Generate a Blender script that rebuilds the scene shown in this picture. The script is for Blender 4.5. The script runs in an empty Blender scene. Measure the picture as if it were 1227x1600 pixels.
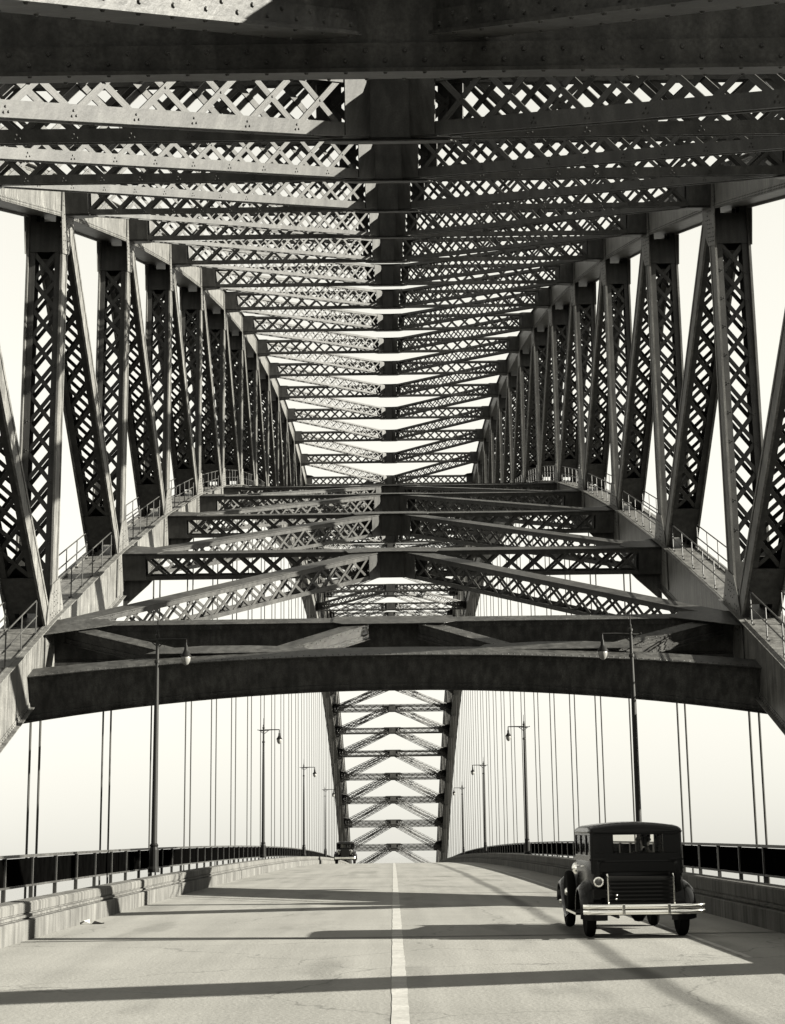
import bpy, bmesh, math, random
from mathutils import Vector, Matrix
random.seed(7)
V3 = Vector
S = bpy.context.scene
COL = S.collection
# ------------------------------------------------------------------ camera
FPX, PITCH, ROLL = 2527.9, 0.20893, -0.01297
CAMX = -0.097
cam = bpy.data.cameras.new('camera')
cam.sensor_fit = 'HORIZONTAL'; cam.sensor_width = 36.0
cam.lens = FPX / 1227.0 * 36.0
cam.shift_x = 5.47 / 1227.0
cam.clip_start = 0.1; cam.clip_end = 60000
camo = bpy.data.objects.new('camera', cam); COL.objects.link(camo)
_f = V3((0, math.cos(PITCH), math.sin(PITCH))); _r = V3((1, 0, 0)); _d = V3((0, math.sin(PITCH), -math.cos(PITCH)))
CR = _r * math.cos(ROLL) - _d * math.sin(ROLL); CD = _r * math.sin(ROLL) + _d * math.cos(ROLL)
camo.matrix_world = Matrix(((CR.x, -CD.x, -_f.x, CAMX), (CR.y, -CD.y, -_f.y, 0), (CR.z, -CD.z, -_f.z, 0), (0, 0, 0, 1)))
S.camera = camo
def pix(p):
    q = V3(p) - V3((CAMX, 0, 0)); d = q.dot(_f)
    if d < 0.5: return None
    return (608.0 + FPX * q.dot(CR) / d, 800 + FPX * q.dot(CD) / d, d)
# ------------------------------------------------------------------ sky, sun, exposure
SUN_EL, SUN_AZ = math.radians(20.3), math.radians(98.5)      # azimuth from +Y towards +X
W = bpy.data.worlds.new('World'); S.world = W; W.use_nodes = True
nt = W.node_tree; sky = nt.nodes.new('ShaderNodeTexSky'); sky.sky_type = 'NISHITA'; sky.sun_disc = False
sky.sun_elevation = SUN_EL; sky.sun_rotation = SUN_AZ; sky.air_density = 2.0; sky.dust_density = 0.1; sky.ozone_density = 1.0
sep = nt.nodes.new('ShaderNodeSeparateColor'); nt.links.new(sky.outputs[0], sep.inputs[0])
def mth(op, a, b):
    m = nt.nodes.new('ShaderNodeMath'); m.operation = op
    for i, x in enumerate((a, b)):
        if isinstance(x, (int, float)): m.inputs[i].default_value = x
        else: nt.links.new(x, m.inputs[i])
    return m.outputs[0]
# blue-sensitive black-and-white plate: one grey value from the sky's colour, printed on warm paper
grey = mth('ADD', mth('MULTIPLY', sep.outputs[0], 0.1), mth('ADD', mth('MULTIPLY', sep.outputs[1], 0.3), mth('MULTIPLY', sep.outputs[2], 0.6)))
grey = mth('MULTIPLY', mth('POWER', mth('MULTIPLY', grey, 1 / 3.4), .6), 3.4)      # the plate's flat response to a bright sky
cmb = nt.nodes.new('ShaderNodeCombineColor')
for i, t in enumerate((1.0, 0.98, 0.885)): nt.links.new(mth('MULTIPLY', grey, t), cmb.inputs[i])
bg = nt.nodes['Background']; nt.links.new(cmb.outputs[0], bg.inputs[0]); bg.inputs[1].default_value = 0.05
sl = bpy.data.lights.new('sun', 'SUN'); sl.energy = 5.0; sl.angle = math.radians(0.5); sl.color = (1.0, 0.965, 0.86)
so = bpy.data.objects.new('sun', sl); COL.objects.link(so)
sdir = V3((math.sin(SUN_AZ) * math.cos(SUN_EL), math.cos(SUN_AZ) * math.cos(SUN_EL), math.sin(SUN_EL)))
so.rotation_euler = sdir.to_track_quat('Z', 'Y').to_euler()
so.location = sdir * 300
vs = S.view_settings; vs.view_transform = 'Standard'; vs.look = 'None'; vs.gamma = 1; vs.use_curve_mapping = False
vs.exposure = 2.55
# ------------------------------------------------------------------ helpers
class MB:
    def __init__(s): s.v = []; s.f = []; s.smooth = False
    def add(s, vs_, fs):
        n = len(s.v); s.v += [tuple(x) for x in vs_]; s.f += [tuple(i + n for i in f) for f in fs]
    def hexa(s, P):           # 8 points: bottom ring 0-3, top ring 4-7
        s.add(P, [(3, 2, 1, 0), (4, 5, 6, 7), (0, 1, 5, 4), (1, 2, 6, 5), (2, 3, 7, 6), (3, 0, 4, 7)])
    def box(s, c, hx, hy, hz):
        c = V3(c); hx, hy, hz = V3(hx), V3(hy), V3(hz)
        s.hexa([c - hx - hy - hz, c + hx - hy - hz, c + hx + hy - hz, c - hx + hy - hz,
                c - hx - hy + hz, c + hx - hy + hz, c + hx + hy + hz, c - hx + hy + hz])
    def abox(s, x0, x1, y0, y1, z0, z1):
        s.box(((x0 + x1) / 2, (y0 + y1) / 2, (z0 + z1) / 2), ((x1 - x0) / 2, 0, 0), (0, (y1 - y0) / 2, 0), (0, 0, (z1 - z0) / 2))
    def beam(s, A, B, v, w, W_, D_, ov=0, ow=0):
        A, B, v, w = V3(A), V3(B), V3(v), V3(w); o = v * ov + w * ow
        s.box((A + B) / 2 + o, (B - A) / 2, v * (W_ / 2), w * (D_ / 2))
    def prism(s, poly, n):
        n = V3(n); k = len(poly); P = [V3(p) for p in poly]
        s.add(P + [p + n for p in P], [tuple(range(k - 1, -1, -1)), tuple(range(k, 2 * k))] + [(i, (i + 1) % k, k + (i + 1) % k, k + i) for i in range(k)])
    def tube(s, pts, r, n=8, cap=True):
        P = [V3(p) for p in pts]; R = r if isinstance(r, (list, tuple)) else [r] * len(P); rings = []
        for i, p in enumerate(P):
            t = (P[min(i + 1, len(P) - 1)] - P[max(i - 1, 0)]).normalized()
            a = t.cross(V3((0, 0, 1)) if abs(t.z) < .9 else V3((1, 0, 0))).normalized(); b = t.cross(a)
            rings.append([p + (a * math.cos(2 * math.pi * j / n) + b * math.sin(2 * math.pi * j / n)) * R[i] for j in range(n)])
        vs_ = [q for g in rings for q in g]; fs = []
        for i in range(len(P) - 1):
            for j in range(n):
                fs.append((i * n + j, i * n + (j + 1) % n, (i + 1) * n + (j + 1) % n, (i + 1) * n + j))
        if cap: fs += [tuple(range(n - 1, -1, -1)), tuple(range((len(P) - 1) * n, len(P) * n))]
        s.add(vs_, fs)
    def lathe(s, prof, c, ax=V3((0, 0, 1)), n=20):   # prof: (radius, height) list
        c = V3(c); ax = V3(ax).normalized(); a = ax.cross(V3((0, 0, 1)) if abs(ax.z) < .9 else V3((1, 0, 0))).normalized(); b = ax.cross(a)
        vs_ = []
        for r, h in prof:
            for j in range(n): vs_.append(c + ax * h + (a * math.cos(2 * math.pi * j / n) + b * math.sin(2 * math.pi * j / n)) * max(r, 1e-4))
        fs = [(i * n + j, i * n + (j + 1) % n, (i + 1) * n + (j + 1) % n, (i + 1) * n + j) for i in range(len(prof) - 1) for j in range(n)]
        fs += [tuple(range(n - 1, -1, -1)), tuple(range((len(prof) - 1) * n, len(prof) * n))]
        s.add(vs_, fs)
    def loft(s, rings, closed=True, caps=True):
        n = len(rings[0]); vs_ = [V3(q) for g in rings for q in g]; m = n if closed else n - 1
        fs = [(i * n + j, i * n + (j + 1) % n, (i + 1) * n + (j + 1) % n, (i + 1) * n + j) for i in range(len(rings) - 1) for j in range(m)]
        if caps and closed: fs += [tuple(range(n - 1, -1, -1)), tuple(range((len(rings) - 1) * n, len(rings) * n))]
        s.add(vs_, fs)
    def rivet(s, p, n, r=.018, h=.012):
        n = V3(n).normalized(); a = n.cross(V3((0, 0, 1)) if abs(n.z) < .9 else V3((1, 0, 0))).normalized(); b = n.cross(a); p = V3(p)
        R = [p + (a * math.cos(t * math.pi / 3) + b * math.sin(t * math.pi / 3)) * r for t in range(6)]
        T = [p + n * h + (a * math.cos(t * math.pi / 3) + b * math.sin(t * math.pi / 3)) * r * .55 for t in range(6)]
        s.add(R + T, [(i, (i + 1) % 6, 6 + (i + 1) % 6, 6 + i) for i in range(6)] + [tuple(range(6, 12))])
    def build(s, name, mat, parent=None, smooth=False, bevel=0, fix=False, **props):
        me = bpy.data.meshes.new(name); me.from_pydata(s.v, [], s.f); me.materials.append(mat)
        if fix:
            bm = bmesh.new(); bm.from_mesh(me); bmesh.ops.recalc_face_normals(bm, faces=bm.faces); bm.to_mesh(me); bm.free()
        if smooth:
            for p in me.polygons: p.use_smooth = True
        o = bpy.data.objects.new(name, me); COL.objects.link(o)
        if parent is not None:
            o.parent = parent
        if bevel:
            b = o.modifiers.new('bevel', 'BEVEL'); b.width = bevel; b.segments = 2; b.limit_method = 'ANGLE'
        for k, v in props.items(): o[k] = v
        return o
def empty(name, loc, **props):
    o = bpy.data.objects.new(name, None); COL.objects.link(o); o.location = loc; o.empty_display_size = .5
    for k, v in props.items(): o[k] = v
    return o
def smooth_angle(o, deg=35):
    me = o.data
    for p in me.polygons: p.use_smooth = True
    bm = bmesh.new(); bm.from_mesh(me)
    for e in bm.edges:
        if len(e.link_faces) == 2 and e.calc_face_angle(0) > math.radians(deg): e.smooth = False
    bm.to_mesh(me); bm.free()
# ------------------------------------------------------------------ materials
def mat(name, c, rough=.6, spec=.3, metal=0, c2=None, scale=4., det=6., bump=0., bscale=40., speck=0., streak=0.):
    m = bpy.data.materials.new(name); m.use_nodes = True; t = m.node_tree; b = t.nodes['Principled BSDF']
    b.inputs['Roughness'].default_value = rough; b.inputs['Specular IOR Level'].default_value = spec; b.inputs['Metallic'].default_value = metal
    tc = t.nodes.new('ShaderNodeTexCoord')
    def noise(sc, dt, rg=.6):
        n = t.nodes.new('ShaderNodeTexNoise'); n.inputs['Scale'].default_value = sc; n.inputs['Detail'].default_value = dt; n.inputs['Roughness'].default_value = rg
        t.links.new(tc.outputs['Object'], n.inputs['Vector']); return n
    warm = lambda v: (v, v * .985, v * .93, 1)
    if c2 is None: b.inputs['Base Color'].default_value = warm(c)
    else:
        n = noise(scale, det); r = t.nodes.new('ShaderNodeValToRGB'); r.color_ramp.elements[0].position = .35; r.color_ramp.elements[1].position = .65
        r.color_ramp.elements[0].color = warm(c); r.color_ramp.elements[1].color = warm(c2)
        t.links.new(n.outputs[0], r.inputs[0]); out = r.outputs[0]
        if speck:
            n2 = noise(bscale * 2, 2); mr = t.nodes.new('ShaderNodeMapRange'); mr.inputs[1].default_value = .3; mr.inputs[2].default_value = .7
            mr.inputs[3].default_value = 1 - speck; mr.inputs[4].default_value = 1 + speck; t.links.new(n2.outputs[0], mr.inputs[0])
            mx = t.nodes.new('ShaderNodeVectorMath'); mx.operation = 'SCALE'; t.links.new(out, mx.inputs[0]); t.links.new(mr.outputs[0], mx.inputs['Scale']); out = mx.outputs[0]
        if streak:      # soot and rust runs down the plates
            mp = t.nodes.new('ShaderNodeMapping'); mp.inputs['Scale'].default_value = (5, 5, .35); t.links.new(tc.outputs['Object'], mp.inputs[0])
            n4 = t.nodes.new('ShaderNodeTexNoise'); n4.inputs['Scale'].default_value = 1.2; n4.inputs['Detail'].default_value = 5; t.links.new(mp.outputs[0], n4.inputs['Vector'])
            mr = t.nodes.new('ShaderNodeMapRange'); mr.inputs[1].default_value = .38; mr.inputs[2].default_value = .62; mr.inputs[3].default_value = 1 - streak; mr.inputs[4].default_value = 1 + streak * .5; t.links.new(n4.outputs[0], mr.inputs[0])
            mx = t.nodes.new('ShaderNodeVectorMath'); mx.operation = 'SCALE'; t.links.new(out, mx.inputs[0]); t.links.new(mr.outputs[0], mx.inputs['Scale']); out = mx.outputs[0]
        t.links.new(out, b.inputs['Base Color'])
    if bump:
        n3 = noise(bscale, 4); bp = t.nodes.new('ShaderNodeBump'); bp.inputs['Strength'].default_value = bump; bp.inputs['Distance'].default_value = .02
        t.links.new(n3.outputs[0], bp.inputs['Height']); t.links.new(bp.outputs[0], b.inputs['Normal'])
    return m
STEEL = mat('painted_steel', .019, .48, .22, c2=.034, scale=1.3, bump=.10, bscale=18, speck=.22, streak=.3)
STEEL2 = mat('riveted_steel_plate', .019, .48, .22, c2=.038, scale=1.9, bump=.2, bscale=14, speck=.3, streak=.4)
PLATE = mat('brightened_plate', .056, .5, .2, c2=.09, scale=1.7, bump=.2, bscale=14, speck=.28, streak=.38)  # paler plate paint, with part of the sunlit brightness put into the colour
ROPE = mat('hanger_rope_steel', .04, .8, .0)
PANEL = mat('dark_railing_panel', .0005, .8, .0, c2=.001, scale=3)
CONC = mat('weathered_concrete', .056, .9, .05, c2=.084, scale=.9, bump=.4, bscale=25, speck=.16, streak=.32)
PAINT = mat('worn_white_paint', .19, .8, .05, c2=.24, scale=2.2, speck=.15, bscale=12)
TAR = mat('tar_joint', .03, .8, .05)
GLOBE = mat('frosted_glass_bowl', .12, .3, .3)
LAMPM = mat('lamp_post_iron', .014, .5, .1)
BLACK = mat('black_car_paint', .004, .2, .16)
RUBBER = mat('tyre_rubber', .006, .85, .02)
CHROME = mat('chrome', .9, .1, .5, metal=1.0)
TRIM = mat('dark_trim', .006, .5, .08)
LENS = mat('dark_lens', .05, .15, .5)
CLOTH = mat('dark_cloth', .003, .9, .0)
SKINM = mat('skin', .010, .7, .05)
HAIR = mat('dark_hair', .003, .9, .0)
PAPER = mat('scrap_paper', .22, .9, .1)
def glass_mat():
    m = bpy.data.materials.new('window_glass'); m.use_nodes = True; t = m.node_tree; t.nodes.remove(t.nodes['Principled BSDF'])
    tr = t.nodes.new('ShaderNodeBsdfTransparent'); tr.inputs[0].default_value = (.97, .965, .95, 1); gl = t.nodes.new('ShaderNodeBsdfGlossy'); gl.inputs['Roughness'].default_value = .03
    fr = t.nodes.new('ShaderNodeFresnel'); fr.inputs[0].default_value = 1.15; mx = t.nodes.new('ShaderNodeMixShader')
    t.links.new(fr.outputs[0], mx.inputs[0]); t.links.new(tr.outputs[0], mx.inputs[1]); t.links.new(gl.outputs[0], mx.inputs[2])
    t.links.new(mx.outputs[0], t.nodes['Material Output'].inputs[0]); return m
GLASS = glass_mat()
def road_mat():
    m = bpy.data.materials.new('concrete_road'); m.use_nodes = True; t = m.node_tree; b = t.nodes['Principled BSDF']
    b.inputs['Roughness'].default_value = .9; b.inputs['Specular IOR Level'].default_value = .05
    tc = t.nodes.new('ShaderNodeTexCoord'); xyz = t.nodes.new('ShaderNodeSeparateXYZ'); t.links.new(tc.outputs['Object'], xyz.inputs[0])
    def M(op, *a):
        n = t.nodes.new('ShaderNodeMath'); n.operation = op
        for i, x in enumerate(a):
            if isinstance(x, (int, float)): n.inputs[i].default_value = x
            else: t.links.new(x, n.inputs[i])
        return n.outputs[0]
    def N(sc, dt, sx=1, sy=1):
        mp = t.nodes.new('ShaderNodeMapping'); mp.inputs['Scale'].default_value = (sx, sy, 1); t.links.new(tc.outputs['Object'], mp.inputs[0])
        n = t.nodes.new('ShaderNodeTexNoise'); n.inputs['Scale'].default_value = sc; n.inputs['Detail'].default_value = dt; t.links.new(mp.outputs[0], n.inputs['Vector']); return n.outputs[0]
    big = N(.35, 4); fine = N(22, 5); streak = N(1.0, 4, 2.2, .08)
    v = M('ADD', M('MULTIPLY', big, .07), M('ADD', M('MULTIPLY', fine, .08), M('MULTIPLY', streak, .08)))
    v = M('MULTIPLY', M('ADD', v, .055), .87)
    # hairline cracks and a few darker patches
    wv = t.nodes.new('ShaderNodeVectorMath'); wv.operation = 'ADD'; nz = t.nodes.new('ShaderNodeTexNoise'); nz.inputs['Scale'].default_value = 1.1; nz.inputs['Detail'].default_value = 5
    t.links.new(tc.outputs['Object'], nz.inputs['Vector']); t.links.new(tc.outputs['Object'], wv.inputs[0]); t.links.new(nz.outputs['Color'], wv.inputs[1])
    vo = t.nodes.new('ShaderNodeTexVoronoi'); vo.feature = 'DISTANCE_TO_EDGE'; vo.inputs['Scale'].default_value = .22; t.links.new(wv.outputs[0], vo.inputs['Vector'])
    ck = t.nodes.new('ShaderNodeMapRange'); ck.inputs[1].default_value = .0; ck.inputs[2].default_value = .006; ck.inputs[3].default_value = .62; ck.inputs[4].default_value = 1.0; t.links.new(vo.outputs['Distance'], ck.inputs[0])
    v = M('MULTIPLY', v, ck.outputs[0])
    pt = t.nodes.new('ShaderNodeMapRange'); pt.interpolation_type = 'SMOOTHSTEP'; pt.inputs[1].default_value = .56; pt.inputs[2].default_value = .66; pt.inputs[3].default_value = 1.0; pt.inputs[4].default_value = .80; t.links.new(N(.5, 5, 1.4, .35), pt.inputs[0])
    v = M('MULTIPLY', v, pt.outputs[0])
    # oil dripped along the middle of the lane (a stain with its own shape)
    wob = M('MULTIPLY', M('SUBTRACT', N(.25, 3), .5), .35)
    dx = M('ABSOLUTE', M('SUBTRACT', M('ADD', xyz.outputs[0], wob), 2.85))
    mr = t.nodes.new('ShaderNodeMapRange'); mr.interpolation_type = 'SMOOTHSTEP'; mr.inputs[1].default_value = .05; mr.inputs[2].default_value = .26; mr.inputs[3].default_value = .50; mr.inputs[4].default_value = 1.0
    t.links.new(dx, mr.inputs[0]); v = M('MULTIPLY', v, mr.outputs[0])
    cb = t.nodes.new('ShaderNodeCombineColor')
    for i, k in enumerate((1, .985, .92)): t.links.new(M('MULTIPLY', v, k), cb.inputs[i])
    t.links.new(cb.outputs[0], b.inputs['Base Color'])
    bp = t.nodes.new('ShaderNodeBump'); bp.inputs['Strength'].default_value = .35; bp.inputs['Distance'].default_value = .02
    t.links.new(fine, bp.inputs['Height']); t.links.new(bp.outputs[0], b.inputs['Normal'])
    return m
ROAD = road_mat()
def water_mat():
    m = bpy.data.materials.new('river_water'); m.use_nodes = True; t = m.node_tree; b = t.nodes['Principled BSDF']
    b.inputs['Base Color'].default_value = (.05, .05, .047, 1); b.inputs['Roughness'].default_value = .12; b.inputs['IOR'].default_value = 1.33
    tc = t.nodes.new('ShaderNodeTexCoord'); n = t.nodes.new('ShaderNodeTexNoise'); n.inputs['Scale'].default_value = .12; n.inputs['Detail'].default_value = 4
    bp = t.nodes.new('ShaderNodeBump'); bp.inputs['Strength'].default_value = .08; bp.inputs['Distance'].default_value = .5
    t.links.new(tc.outputs['Object'], n.inputs[0]); t.links.new(n.outputs[0], bp.inputs['Height']); t.links.new(bp.outputs[0], b.inputs['Normal']); return m
WATER = water_mat()
# ------------------------------------------------------------------ geometry of the place
P = 12.59; Y1 = 50.208; ZL, ZU, AL, AU, NC = 35.643, 46.254, .001246, .0011142, 13
K0, K1 = -3, 32
yk = lambda k: Y1 + (k - 1) * P
zls = lambda k: ZL - AL * ((k - NC) * P) ** 2          # top of the lower-plane struts
zus = lambda k: ZU - AU * ((k - NC) * P) ** 2          # underside of the upper-plane struts
XT, WT = 11.22, 1.14                                    # truss plane, member width
DU, DL = 1.3, 1.85                                      # chord depths
zlc = lambda k: zls(k) - .75                            # chord centres
zuc = lambda k: zus(k) + .58
def rz(y):
    if y <= 330: return -1.758 + .01935 * y - 8.315e-5 * y * y
    return rz(330) + (.01935 - 2 * 8.315e-5 * 330) * (y - 330)
# ---- ground: water, road, kerbs
mb = MB(); mb.add([(-30000, -30000, -47), (30000, -30000, -47), (30000, 30000, -47), (-30000, 30000, -47)], [(0, 1, 2, 3)])
mb.build('water', WATER, kind='structure')
def strip(x0, x1, y0, y1, dz, dy=2.0, skew=0., rag=0.):
    m = MB(); n = max(1, int((y1 - y0) / dy)); vs_ = []
    for i in range(n + 1):
        y = y0 + (y1 - y0) * i / n; s_ = skew * (y - y0)
        vs_ += [(x0 + s_ + random.uniform(-rag, rag), y, rz(y) + dz), (x1 + s_ + random.uniform(-rag, rag), y, rz(y) + dz)]
    m.add(vs_, [(2 * i, 2 * i + 1, 2 * i + 3, 2 * i + 2) for i in range(n)]); return m
strip(-6.14, 6.14, -40, 430, 0).build('road', ROAD, kind='structure')
mb = MB(); prev = None
for i in range(0, 236):
    y0 = -40 + 2 * i; y1 = y0 + 2
    mb.hexa([(-8.3, y0, rz(y0) - .45), (8.3, y0, rz(y0) - .45), (8.3, y1, rz(y1) - .45), (-8.3, y1, rz(y1) - .45),
             (-8.3, y0, rz(y0) - .03), (8.3, y0, rz(y0) - .03), (8.3, y1, rz(y1) - .03), (-8.3, y1, rz(y1) - .03)])
mb.build('deck_slab', CONC, kind='structure')
strip(-.135, .035, -30, 300, .004, .4, 0., .006).build('centre_line', PAINT, kind='structure')
strip(4.50, 4.585, 21.9, 170, .004, .4, .0045, .012).build('lane_line', PAINT, kind='structure')
for y in (26.85 - 37.77, 26.85, 64.6, 102.4, 140.2):
    m = strip(-6.09, 6.09, y - .045, y + .045, .008, .05); m.build('expansion_joint', TAR, kind='structure')
def parapet(side, name):
    TP = .61 if side < 0 else .69
    e = empty(name, (side * 6.1, 0, rz(0)), kind='structure')
    prof = [(6.10, -.05), (6.10, .31), (6.115, .325), (6.20, .33), (6.20, .35), (6.15, .36), (6.15, .40), (6.20, .41), (6.20, .425), (6.18, .435), (6.18, TP - .04), (6.21, TP - .01), (6.50, TP), (6.53, TP - .03), (6.75, .30), (8.25, .29), (8.25, -.02)]
    y = -40 + 1.6
    ys = []
    while y < 420: ys.append((y, min(y + P - .02, 420))); y += P
    for a, b in ys:
        m = MB(); rings = []
        for j in range(5):
            yy = a + (b - a) * j / 4; rings.append([(side * x, yy, rz(yy) + h) for x, h in prof])
        m.loft(rings)
        o = m.build('kerb_segment', CONC, e, fix=True); o.location = -e.location
    return e
parapet(-1, 'kerb_left'); parapet(1, 'kerb_right')
# ------------------------------------------------------------------ the bridge
BL = V3((0, yk(NC), -46.5))
bridge = empty('arch_bridge', BL, label='dark riveted steel through-arch bridge with latticed trusses spanning over the road', category='bridge')
def part(m, name, mt=STEEL, parent=None, **kw):
    o = m.build(name, mt, parent or bridge, **kw)
    if parent is None: o.location = -BL
    return o
LACE = []        # (A, B, face normal, bar width, thickness, parent part)
RIV = MB()
def lace_face(A, u, L, v, w, half, off, pitch, width, n, prt, single=False):
    """X-lacing on the plane through A + n*off, crossing w from -half to +half over length L"""
    N = max(2, round(L / pitch)); p = L / N
    for i in range(N):
        a0 = A + u * (p * i); a1 = A + u * (p * (i + 1))
        if not single or i % 2 == 0: LACE.append((a0 - w * half + n * (off - .044), a1 + w * half + n * (off - .044), n, width, .022, prt))
        if not single or i % 2 == 1: LACE.append((a0 + w * half + n * (off - .069), a1 - w * half + n * (off - .069), n, width, .022, prt))
def truss_member(name, A, B, k, D=.85, La=1.9, Lb=1.9, ba=(.0, 1.6), bb=(.0, 1.8)):
    """two side plates (facing +-X) with corner angles, laced on the other two faces"""
    A, B = V3(A), V3(B); u = (B - A).normalized(); L = (B - A).length; v = V3((1, 0, 0)); w = u.cross(v).normalized()
    m = MB(); t = .05; h = WT / 2; SP = []
    for s in (-1, 1):
        sp = MB(); sp.beam(A, B, v, w, t, D, s * (h - t / 2), 0)
        for q in (-1, 1):
            m.beam(A, B, v, w, .20, .028, s * (h - t - .10), q * (D / 2 - .126))
            sp.beam(A, B, v, w, .022, .14, s * (h + .011), q * (D / 2 - .07))
        SP.append(sp)
    for q in (-1, 1):
        for s0, s1 in ((La + ba[0], La + ba[0] + ba[1]), (L - Lb - bb[1], L - Lb - bb[0])):
            m.beam(A + u * s0, A + u * s1, v, w, WT - .12, .02, 0, q * (D / 2 - .098))
    o = part(m, name)
    for sp in SP: sp.build('side_plate', PLATE, o)  # paler than the angles: the lit strips get extra brightness from their colour
    s0 = La + ba[0] + ba[1]; s1 = L - Lb - bb[1]
    if s1 - s0 > 1.5:
        for q in (-1, 1):
            lace_face(A + u * s0, u, s1 - s0, w, v, h - .20, D / 2 - .11, .95, .135, w * q, o)
    return o
def lateral(name, A, B, n, k, Wd, D, pitch, end=1.0, mid=0., cover=False, lod=0):
    """laced box: four corner angles, X-lacing on the two deep faces and on top and bottom"""
    A, B = V3(A), V3(B); u = (B - A).normalized(); L = (B - A).length
    v = u.cross(V3(n)).normalized(); w = v.cross(u).normalized()
    if w.dot(V3(n)) < 0: w = -w
    m = MB(); lg = .22 if k < 1 else (.15 if k < 15 else .11)
    for s in (-1, 1):
        for q in (-1, 1):
            m.beam(A, B, v, w, .03, lg, s * (Wd / 2 - .015), q * (D / 2 - lg / 2))
            m.beam(A, B, v, w, .12, .028, s * (Wd / 2 - .03 - .06), q * (D / 2 - .016))
    spans = [(0, end), (L - end, L)]
    if mid: spans.append((L / 2 - mid, L / 2 + mid))
    for a, b in spans:
        for s in (-1, 1): m.beam(A + u * a, A + u * b, v, w, .02, D - .04, s * (Wd / 2 + .012), 0)
        for q in (-1, 1): m.beam(A + u * a, A + u * b, v, w, Wd - .06, .02, 0, q * (D / 2 + .012))
    if cover: m.beam(A + u * .01, B - u * .01, v, w, Wd + .10, .03, 0, D / 2 + .03)
    o = part(m, name)
    segs = [(end, L - end)] if not mid else [(end, L / 2 - mid), (L / 2 + mid, L - end)]
    for a, b in segs:
        for s in (-1, 1): lace_face(A + u * a, u, b - a, v, w, D / 2 - lg * .55, Wd / 2, pitch * (1 if k < 15 else 1.5), .10 if k < 15 else .06, v * s, o)
        if lod < 2:
            for q in (-1, 1):
                if q > 0 and cover: continue
                lace_face(A + u * a, u, b - a, w, v, Wd / 2 - .09, D / 2, .85, .07, w * q, o, single=True)
    return o
def plate_member(name, A, B, n, Wd, D, lip=.14, end=None):
    """closed plate box with projecting flange angles"""
    A, B = V3(A), V3(B); u = (B - A).normalized(); v = u.cross(V3(n)).normalized(); w = v.cross(u).normalized()
    if w.dot(V3(n)) < 0: w = -w
    m = MB()
    for s in (-1, 1):
        m.beam(A, B, v, w, .03, D - .06, s * (Wd / 2 - .1), 0)
        for q in (-1, 1): m.beam(A, B, v, w, .035, lip, s * (Wd / 2 - .065), q * (D / 2 - .03 - lip / 2))
    for q in (-1, 1): m.beam(A, B, v, w, Wd, .03, 0, q * (D / 2 - .015))
    L = (B - A).length; N = int(L / .16)
    if pix((A + B) / 2) and pix((A + B) / 2)[2] < 60:
        for i in range(N):
            for q in (-1, 1):
                c = A + u * (L * (i + .5) / N)
                for s in (-1, 1): RIV.rivet(c + v * s * (Wd / 2 - .047) + w * q * (D / 2 - .03 - lip * (.3 if i % 2 else .7)), v * s, .022, .014)
                RIV.rivet(c + v * (Wd / 2 - .06) * (1 if i % 2 else -1) + w * q * D / 2, w * q, .022, .014)
    return part(m, name, STEEL2)
def slope_n(zf, k):
    d = (zf(k + 1) - zf(k - 1)) / (2 * P); return V3((0, -d, 1)).normalized()
# chords, gussets and truss web members
for k in range(K0, K1):
    for s in (-1, 1):
        for nm, zf, D in (('upper_chord', zuc, DU), ('lower_chord', zlc, DL)):
            if nm == 'lower_chord' and k < -2: continue
            y0, y1, z0, z1 = yk(k), yk(k + 1), zf(k), zf(k + 1)
            c = math.hypot(y1 - y0, z1 - z0) / (y1 - y0); Dv = D * c
            m = MB()
            def slab(xa, xb, lo, hi):
                m.hexa([(xa, y0, z0 + lo), (xb, y0, z0 + lo), (xb, y1, z1 + lo), (xa, y1, z1 + lo), (xa, y0, z0 + hi), (xb, y0, z0 + hi), (xb, y1, z1 + hi), (xa, y1, z1 + hi)])
            for q in (-1, 1):
                x = s * XT + q * (WT / 2 - .03); slab(x - .03, x + .03, -Dv / 2, Dv / 2)
                xo = s * XT + q * (WT / 2 + .0125)
                slab(xo - .012, xo + .012, -Dv / 2 + .01, -Dv / 2 + .19); slab(xo - .012, xo + .012, Dv / 2 - .19, Dv / 2 - .01)
                xf = s * XT + q * (WT / 2 + .09)
                slab(xf - .088, xf + .088, Dv / 2 - .04, Dv / 2 - .012)
                if nm == 'lower_chord': slab(xf - .06, xf + .06, -Dv / 2 + .012, -Dv / 2 + .04)
            slab(s * XT - WT / 2 + .061, s * XT + WT / 2 - .061, -Dv / 2 + .09, -Dv / 2 + .12)
            slab(s * XT - WT / 2 + .061, s * XT + WT / 2 - .061, Dv / 2 - .08, Dv / 2 - .05)
            part(m, nm, PLATE)
            if -1 <= k <= 5:      # rivet rows on the inner face and flange
                xi = s * (XT - WT / 2 - .026); N = int(P / .17)
                for i in range(N):
                    f = (i + .5) / N; yy = y0 + (y1 - y0) * f; zz = z0 + (z1 - z0) * f
                    for e_ in (-Dv / 2 + .06, -Dv / 2 + .14, Dv / 2 - .06, Dv / 2 - .14):
                        RIV.rivet((xi, yy + (.04 if int(e_ * 50) % 2 else 0), zz + e_), (-s, 0, 0), .024, .016)
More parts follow.
